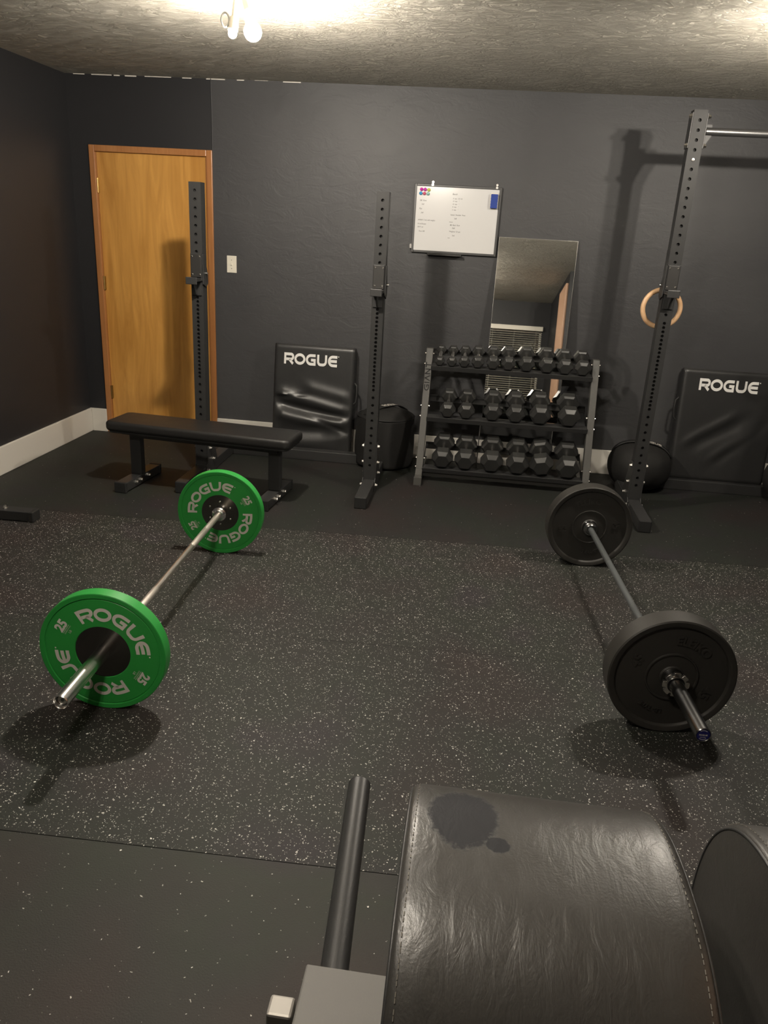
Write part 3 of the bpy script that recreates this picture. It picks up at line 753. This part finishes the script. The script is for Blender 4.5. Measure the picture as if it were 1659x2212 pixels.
# ------------------------------------------------------------------ sand bags
def bag(name, label, loc, rx, ry, hz, kind, strap_rot, text_off, seed=0):
    t = thing(name, label, 'sandbag', loc); random.seed(seed)
    m_ = MB(); n = 48; rows = 28; vs = []
    for j in range(rows+1):
        f = j/rows
        if kind == 'cyl':
            # side wall, then a soft crumpled top
            if f < .12: rr = .80+.20*math.sin(f/.12*PI/2); z = f/.12*.05*hz
            elif f < .72: k = (f-.12)/.6; rr = 1+.03*math.sin(k*PI)-.03*k; z = hz*(.05+.80*k)
            else: k = (f-.72)/.28; rr = .97*(1-k)**.6 if k < 1 else 0; z = hz*(.85+.13*math.sin(k*PI/2))
        else:
            a = -PI/2+PI*f; rr = max(0, math.cos(a))**.75; z = hz*.5*(1+math.copysign(abs(math.sin(a))**.9, math.sin(a)))
        for i in range(n):
            a = 2*PI*i/n; wob = 1+.012*math.sin(5*a+seed+f*7)+.01*math.sin(9*a-f*11)
            vs.append((rr*rx*wob*math.cos(a), rr*ry*wob*math.sin(a), z+(.012*math.sin(3*a+2)*rr if kind == 'cyl' and f > .7 else 0)))
    m_.add(vs, [(j*n+i, j*n+(i+1) % n, (j+1)*n+(i+1) % n, (j+1)*n+i) for j in range(rows) for i in range(n)])
    m_.obj('shell', M_['nylon'], t, 60)
    if kind == 'cyl':
        MB().path([(rx*.975*math.cos(2*PI*i/48), ry*.975*math.sin(2*PI*i/48), hz*.84) for i in range(48)], .0035, 8, closed=True).obj('top_seam', M_['strap'], t, 60)
    def topz(rho):
        rho = min(.96, max(0, rho))
        if kind == 'cyl': return hz*(.85+.13*math.sin((1-(rho/.97)**(1/.6))*PI/2))
        return hz*.5*(1+math.sqrt(max(0, 1-(rho**(1/.75))**2))**.9)
    # carry strap over the top
    sr = math.radians(strap_rot); W2 = .032; k = 20; vs = []
    for i in range(k+1):
        s = -1+2*i/k; R0 = rx*.93
        zz = topz(math.hypot(R0*s/rx, W2/rx)*.99)+.012
        for q in (-W2, W2):
            p = (R0*s*math.cos(sr)-q*math.sin(sr), R0*s*math.sin(sr)+q*math.cos(sr), zz)
            vs.append(p)
    so_ = MB().add(vs, [(2*i, 2*i+1, 2*i+3, 2*i+2) for i in range(k)]).obj('strap', M_['strap'], t, 60)
    sm = so_.modifiers.new('thick', 'SOLIDIFY'); sm.thickness = .005; sm.offset = -1
    tb = MB(); v, f, wd_ = word2d('ROGUE', .25); L = .135; s = L/wd_
    def fn(p, q):
        u = (p-wd_/2)*s+text_off; w2 = (q-.5)*.046
        zz = topz(math.hypot(u/rx, W2/rx)*.99)+.0135
        return (u*math.cos(sr)-w2*math.sin(sr), u*math.sin(sr)+w2*math.cos(sr), zz)
    lay(tb, v, f, fn); tb.obj('strap_print', M_['letter'], so_)
    return t
bag('sandbag', 'upright cylindrical black sandbag behind the middle upright', (-.425, -.245, 0), .218, .212, .445, 'cyl', 52, .03, 1)
bag('sandbag', 'squat round black sandbag behind the tall upright', (1.440, -.300, 0), .222, .215, .335, 'ball', -12, .06, 2)
bag('sandbag', 'round black sandbag cut off by the right edge', (2.515, -.360, 0), .222, .215, .345, 'ball', 10, 0, 3)

# ------------------------------------------------------------------ dumbbell rack and dumbbells
RX0, RX1 = -.130, 1.027
rk = thing('dumbbell_rack', 'three-tier grey dumbbell rack below the mirror', 'rack', ((RX0+RX1)/2, -.45, 0))
rc = (RX0+RX1)/2; YF = -.45
UP0, UP1 = Vector((-.625, .075)), Vector((-.335, .898))    # (y, z) of the upright front edge, bottom and top
for s, X in ((-1, RX0-rc), (1, RX1-rc)):
    d = (UP1-UP0).normalized(); nrm = Vector((d.y, -d.x)); w_ = .060
    pts = [(UP0.x-YF, UP0.y), (UP0.x-YF+w_, UP0.y-.01), (UP1.x-YF+.06, UP1.y), (UP1.x-YF, UP1.y)]
    u = MB().prism(pts, X-.0235, X+.0235, 'x').obj('side_upright', M_['rack_frame'], rk, bevel=.003)
    MB().prism([(-.712-YF, .006), (-.712-YF, .058), (-.66-YF, .062), (-.60-YF, .105), (-.54-YF, .10), (-.50-YF, .055), (-.13-YF, .055), (-.13-YF, .006)], X-.0235, X+.0235, 'x').obj('base_foot', M_['rack_frame'], rk, bevel=.002)
    MB().box(X-.027, X+.027, -.718-YF, -.690-YF, 0, .058).obj('foot_cap', M_['rack_frame'], rk, bevel=.002)
    if s < 0:
        tb = MB(); v, f, wd_ = word2d('GIANT', .19); L = .205; sc_ = L/wd_
        ctr = UP0+(UP1-UP0)*.775; off = nrm*-.0008
        def fn(p, q):
            a = (p-wd_/2)*sc_; P = ctr+d*a
            return (X+(.5-q)*.036, P.x-YF-.0016, P.y)
        lay(tb, v, f, fn); tb.obj('lettering', M_['hole'], u)
    for z in (.86, .79, .51, .44, .16, .10):
        k = (z-UP0.y)/(UP1.y-UP0.y); yy = UP0.x+(UP1.x-UP0.x)*k-YF+.03
        put_bolt(rk, X+.0235, yy, z, 1).scale = (.55, .55, .55); put_bolt(rk, X-.0235, yy, z, -1).scale = (.55, .55, .55)
MB().box(RX0-rc+.02, RX1-rc-.02, -.585-YF, -.555-YF, .035, .085).obj('lower_rail', M_['rack_frame'], rk, bevel=.002)
TILT = math.radians(20)
SH = {}
for nm, yfr, zfr, dep in (('top', -.405, .782, .235), ('middle', -.515, .440, .285), ('bottom', -.620, .098, .310)):
    M = T(0, yfr-YF, zfr) @ Matrix.Rotation(TILT, 4, 'X')
    a0, a1 = RX0-rc+.02, RX1-rc-.02
    m_ = MB()
    m_.box(a0, a1, 0, .055, -.004, 0, M).box(a0, a1, -.004, 0, -.026, .008, M)          # front angle rail
    m_.box(a0, a1, dep-.055, dep, -.004, 0, M).box(a0, a1, dep, dep+.004, -.030, .018, M)
    for x in (a0, a1-.006): m_.box(x, x+.006, 0, dep, -.030, 0, M)
    m_.obj('shelf', M_['steel_black'], rk, bevel=.0012)
    SH[nm] = (yfr, zfr, dep)
def hexpts(r, rot=0): return [(r*math.cos(math.radians(60*k+rot)), r*math.sin(math.radians(60*k+rot))) for k in range(6)]
db_cache = {}
def dumbbell(x, wid, tier, label, twist=0):
    yfr, zfr, dep = SH[tier]
    R_ = wid/2; hl = wid*.62; gap = dep-.012-2*hl if tier != 'top' else .125
    gap = max(.10, min(.135, dep-.016-2*hl)) if True else gap
    ap = R_*math.cos(math.radians(30))
    hl = min(hl, (dep-.012-gap)/2)
    tot = 2*hl+gap; off = (dep-tot)/2
    base = T(x, yfr, zfr) @ Matrix.Rotation(TILT, 4, 'X') @ T(0, off, ap+.0012 if not twist else R_*.958+.001)
    t = thing('hex_dumbbell', label, 'dumbbell', base.to_translation(), group='hex dumbbells on the three-tier rack', rot=(TILT, 0, 0))
    key = round(wid, 4)
    for y0, dr in ((0, 1), (tot, -1)):
        m_ = MB(); ch = .20*R_
        secs = [(.66*R_, 0), (R_*.69, .001), (R_, ch*1.7), (R_, hl-ch*.8), (R_*.80, hl)]
        vs = []
        for r, y in secs: vs += [(p, y0+dr*y, q) for p, q in hexpts(r, twist)]
        k = len(secs); fs = [(i*6+j, i*6+(j+1) % 6, (i+1)*6+(j+1) % 6, (i+1)*6+j) for i in range(k-1) for j in range(6)]
        fs += [tuple(range(5, -1, -1)), tuple(range((k-1)*6, k*6))]
        m_.add(vs, fs).obj('head', M_['rubber_dk'], t, bevel=.0022)
    MB().lathe([(.0125, hl-.004), (.0135, hl+gap*.25), (.0155, hl+gap*.5), (.0135, hl+gap*.75), (.0125, hl+gap+.004)], 18).obj('handle', M_['zinc'], t, 60)
ORD = ['leftmost', 'second', 'third', 'fourth', 'fifth', 'sixth', 'seventh', 'eighth', 'ninth', 'rightmost']
top = list(zip([-.052, .033, .119, .213, .318, .425, .550, .690, .813, .933], [.070, .074, .082, .092, .098, .102, .114, .118, .116, .116]))
for i, (x, wd_) in enumerate(top):
    dumbbell(x, wd_, 'top', f'small black hex dumbbell, {ORD[i]}{" from left" if 0 < i < 9 else ""} on the top tier')
mid = list(zip([.034, .164, .347, .507, .675, .872], [.114, .120, .130, .134, .150, .156]))
for i, (x, wd_) in enumerate(mid):
    dumbbell(x, wd_, 'middle', f'black hex dumbbell, {ORD[i] if i < 5 else "rightmost"}{" from left" if 0 < i < 5 else ""} on the middle tier')
bot = list(zip([.027, .188, .372, .552, .715, .896], [.152, .155, .160, .162, .166, .170]))
for i, (x, wd_) in enumerate(bot):
    dumbbell(x, wd_, 'bottom', f'large black hex dumbbell, {ORD[i] if i < 5 else "rightmost"}{" from left" if 0 < i < 5 else ""}{", rolled askew" if i == 4 else ""} on the bottom tier', 13 if i == 4 else 0)

# ------------------------------------------------------------------ mirror leaning on the wall, on a thin steel stand
ML = 1.30; ta = math.radians(7.6)
mr = thing('wall_mirror', 'tall frameless mirror leaning on the wall behind the dumbbell rack', 'mirror', (.557, -.020-ML*math.sin(ta), .372), rot=(-ta, 0, 0))
MB().box(-.273, .273, .0, .004, 0, ML).obj('mirror_glass', M_['mirror'], mr)
MB().box(-.2745, -.273, -.0005, .006, 0, ML).box(.273, .2745, -.0005, .006, 0, ML).box(-.2745, .2745, -.0005, .006, ML, ML+.0015).obj('polished_edge', M_['zinc'], mr)
MB().box(-.270, .270, .004, .008, .003, ML-.003).obj('backing', M_['rubber_foot'], mr)
sd = thing('low_stand', 'low black steel stand holding the mirror behind the rack', 'stand', (.540, -.175, 0))
MB().box(-.262, .262, -.045, .045, .285, .365).obj('top_panel', M_['rubber_foot'], sd)
MB().path([(-.264, -.047, 0), (-.264, -.047, .366), (.264, -.047, .366), (.264, -.047, 0)], .004, 8).obj('front_frame', M_['steel_grey'], sd)
MB().path([(-.264, .047, 0), (-.264, .047, .362), (.264, .047, .362), (.264, .047, 0)], .004, 8).obj('rear_frame', M_['steel_grey'], sd)

# ------------------------------------------------------------------ whiteboard and what is on it
wb = thing('whiteboard', 'small framed whiteboard with handwriting, mounted left above the mirror', 'whiteboard', (-.033, -.003, 1.527))
W2, HH = .303, .455; FW = .016
MB().box(-W2+FW, W2-FW, -.016, 0, FW, HH-FW).obj('writing_surface', M_['board'], wb)
fb = MB()
for a in ((-W2, -W2+FW, 0, HH), (W2-FW, W2, 0, HH), (-W2+FW, W2-FW, 0, FW), (-W2+FW, W2-FW, HH-FW, HH)): fb.box(a[0], a[1], -.022, 0, a[2], a[3])
fb.obj('frame', M_['alu'], wb, bevel=.003)
MB().box(-.185, .06, -.058, -.005, -.014, 0).obj('pen_tray', M_['liner'], wb, bevel=.003)
for x, z in ((-.178, HH), (.267, HH), ):
    MB().box(x-.008, x+.008, -.026, 0, z-.012, z+.004).tube((x, -.006, z+.014), (x, -.001, z+.014), .009, 14).obj('mounting_clip', M_['zinc'], wb, 40, bevel=.001)
MB().box(-W2-.012, -W2+.002, -.024, 0, .025, .055).obj('mounting_clip', M_['zinc'], wb, bevel=.001)
tb = MB()
notes = [(-.262, .342, 'DB  Row', .013), (-.248, .318, '3x8', .012), (-.262, .285, 'Flys', .013), (-.250, .262, '3x8', .012),
         (-.268, .212, 'AMRAP, 5 min with weights', .011), (-.268, .186, '10 cal Burpee', .0115), (-.268, .168, '20/15 cal', .0115), (-.255, .140, 'Row 200', .0115),
         (-.035, .392, 'Bench', .014), (-.030, .362, '8  reps  135-145', .010), (-.030, .345, '10  reps    "', .010), (-.030, .326, '10  reps    "', .010),
         (-.030, .308, '8  reps    "', .010), (-.030, .289, '6  reps    "', .010), (-.040, .258, 'Seated  Shoulder  Press', .0112), (-.012, .234, '3x8', .012),
         (-.038, .190, 'BB  Back  Row', .0118), (-.020, .170, '8x8', .012), (-.040, .145, 'Weighted  Sit ups', .0112), (-.018, .121, '3x6', .012)]
for x, z, tx, hh_ in notes:
    v, f, wd_, hgt = font2d(tx, 0, .2); s = hh_*1.15
    tb = MB(); lay(tb, v, f, lambda p, q: (x+p*s*.85, -.0166, z+(q)*s)); tb.obj('handwritten_line', M_['ink'], wb)
for a in ((-.045, -.02, .213), (-.048, -.033, .107)): MB().box(a[0], a[1], -.0168, -.0165, a[2], a[2]+.002).obj('marker_stroke', M_['ink'], wb)
er = thing('whiteboard_eraser', 'blue eraser stuck to the whiteboard top right corner', 'eraser', (.222, -.0195, 1.527+.365))
MB().box(-.027, .027, -.008, 0, -.052, .052).obj('backing', M_['plastic_w'], er, bevel=.003)
pts = []
for k in range(5):
    z0_ = -.047+k*.0188; pts += [(.023, z0_), (.0245, z0_+.006), (.023, z0_+.0165)]
full = pts+[(-p, q) for p, q in pts[::-1]]
MB().prism(full, -.030, -.008, 'y').obj('felt', M_['eraser'], er, bevel=.002)
for i, (x, z, c_, nm) in enumerate(((-.254, .418, (.60, .03, .38), 'magenta magnet at the top left of the six on the whiteboard'), (-.229, .418, (.58, .04, .42), 'purple-pink magnet in the middle of the top magnet row'), (-.203, .416, (.62, .60, .12), 'yellow magnet at the end of the top magnet row'),
        (-.258, .392, (.04, .30, .62), 'blue magnet at the left of the lower magnet row'), (-.233, .392, (.66, .12, .20), 'coral red magnet in the middle of the lower magnet row'), (-.207, .391, (.30, .55, .50), 'pale teal magnet at the end of the lower magnet row'))):
    o = MB().lathe([(.0005, -.016), (.005, -.0155), (.009, -.012), (.0115, -.006), (.0115, -.002), (.010, 0), (.0005, 0)], 20).obj('magnet', simple('magnet_plastic', c_, .2), None, 50, loc=(-.033+x, -.0195, 1.527+z))
    tag(o, nm, 'magnet', 'round magnets on the whiteboard')

# light switch
sw = thing('light_switch', 'ivory light switch plate on the black wall beside the door', 'light switch', (-1.666, -.003, 1.364))
MB().box(-.037, .037, -.006, 0, -.0605, .0605).obj('wall_plate', M_['plastic_w'], sw, bevel=.003)
MB().box(-.0035, .0035, -.018, -.006, -.006, .008).box(-.005, .005, -.008, -.006, -.012, .012).obj('toggle', M_['plastic_w'], sw, bevel=.001)
for z in (.03, -.03): MB().lathe([(.0005, -.0075), (.003, -.007), (.0032, -.006)], 12).obj('screw', M_['zinc'], sw, loc=(0, 0, z))

# foot of a machine poking in at the left edge
ft = thing('machine_base', 'black steel machine foot poking in from the left edge', 'machine foot', (-2.20, -1.99, 0), math.radians(2))
MB().box(-.62, -.012, -.040, .038, .006, .060).obj('base_tube', M_['rack_grey'], ft, bevel=.003)
MB().box(-.03, .0, -.042, .040, .0, .062).obj('end_cap', M_['rubber_foot'], ft, bevel=.006)
MB().box(-.62, -.54, -.040, .038, .060, .9).obj('post', M_['rack_grey'], ft, bevel=.003)
put_bolt(ft, -.18, .0, .060, 1, (0, -PI/2, 0))

# ------------------------------------------------------------------ glute ham bench in the foreground
YC = -5.17; gh = thing('glute_ham_bench', 'padded black exercise bench with two curved pads in the foreground', 'exercise bench', (.51, YC, 0))
def prof_pad(ins=0.0):
    z0_, zt = .765, 1.003; P = []
    for i in range(25):
        a = PI/2*i/24; nn = 2/2.5; P.append(((.265-ins)*math.cos(a)**nn, z0_+(zt-ins-z0_)*math.sin(a)**nn))
    for i in range(1, 25):
        a = PI/2+PI/2*i/24; nn = 2/2.2; P.append((-(.225-ins)*abs(math.cos(a))**nn, z0_+(zt-ins-z0_)*math.sin(a)**nn))
    P += [(-.19, z0_-.03+ins*.2), (.23, z0_-.03+ins*.2)]
    return P
def pad(cx, Wd, pm='pad'):
    m_ = MB(); lv = [(-Wd/2, .010), (-Wd/2+.002, .005), (-Wd/2+.006, .002), (-Wd/2+.014, 0)]
    inner = [(-Wd/2+.014+(Wd-.028)*k/10, 0) for k in range(1, 10)]
    lv = lv+inner+[(-a, b) for a, b in lv[::-1]]
    vs = []; n = 0
    for x, ins in lv:
        pr = prof_pad(ins); n = len(pr); vs += [(x, y, z) for y, z in pr]
    k = len(lv); fs = [(i*n+j, i*n+(j+1) % n, (i+1)*n+(j+1) % n, (i+1)*n+j) for i in range(k-1) for j in range(n)]
    fs += [tuple(range(n-1, -1, -1)), tuple(range((k-1)*n, k*n))]
    m_.add(vs, fs); o = m_.obj('pad', M_[pm], gh, 50, loc=(cx, 0, 0))
    for sx in (-1, 1):
        pr = prof_pad(.0075); MB().path([(sx*(Wd/2-.001), y, z) for y, z in pr[:49]], .0022, 8).obj('piping', M_['steel_black'], o, 60)
        pr = prof_pad(.0005); st_ = MB(); acc = 0; last = None
        pts = [(sx*(Wd/2-.010), y, z) for y, z in pr[:49]]
        seg = []
        for a, b in zip(pts, pts[1:]):
            L = math.dist(a, b); q = 0
            while q < L:
                seg.append(tuple(a[i]+(b[i]-a[i])*q/L for i in range(3))); q += .0045
        for i in range(0, len(seg)-1, 2): st_.tube(seg[i], seg[i+1], .0006, 5)
        st_.obj('stitching', simple('grey_thread', (.16, .15, .13), .6), o)
    return o
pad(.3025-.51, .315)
pad(.7175-.51, .315, 'pad_plain')
g = lambda x: x-.51
MB().box(g(.19), g(.415), -.13, .17, .70, .738).box(g(.605), g(.83), -.13, .17, .70, .738).obj('pad_bracket', M_['steel_grey'], gh, bevel=.003)
MB().box(g(.013), g(.99), .155-.26, .155, .615, .640).obj('carriage_plate', M_['steel_grey'], gh, bevel=.003)
MB().box(g(.26), g(.34), -.06, .02, .635, .705).box(g(.68), g(.76), -.06, .02, .635, .705).obj('pad_post', M_['steel_black'], gh, bevel=.003)
for xa, xb in ((.0535, .031), (.9665, .989)):
    hd = MB().tube((g(xa), .14, .605), (g(xb), .550, .640), .0215, 32).obj('handle', M_['steel_black'], gh, 40)
    MB().lathe([(.0005, .006), (.012, .0055), (.019, .002), (.0213, -.004)], 32).obj('handle_cap', M_['rubber_foot'], hd, 40, loc=(g(xb), .551, .640))
MB().box(g(.46), g(.54), -.12, -.04, .08, .615).obj('main_post', M_['steel_black'], gh, bevel=.004)
MB().box(g(.46), g(.54), -1.1, .25, .0, .08).box(g(.15), g(.87), .17, .25, .0, .08).obj('base', M_['steel_black'], gh, bevel=.004)
MB().box(g(-.028), g(.008), .080, .112, .600, .626).obj('adjusting_lever', simple('worn_bare_metal', (.38, .36, .33), .45, .6), gh, bevel=.004)
MB().tube((g(-.010), .09, .605), (g(.05), .04, .605), .007, 12).obj('lever_rod', M_['steel_black'], gh, 40)
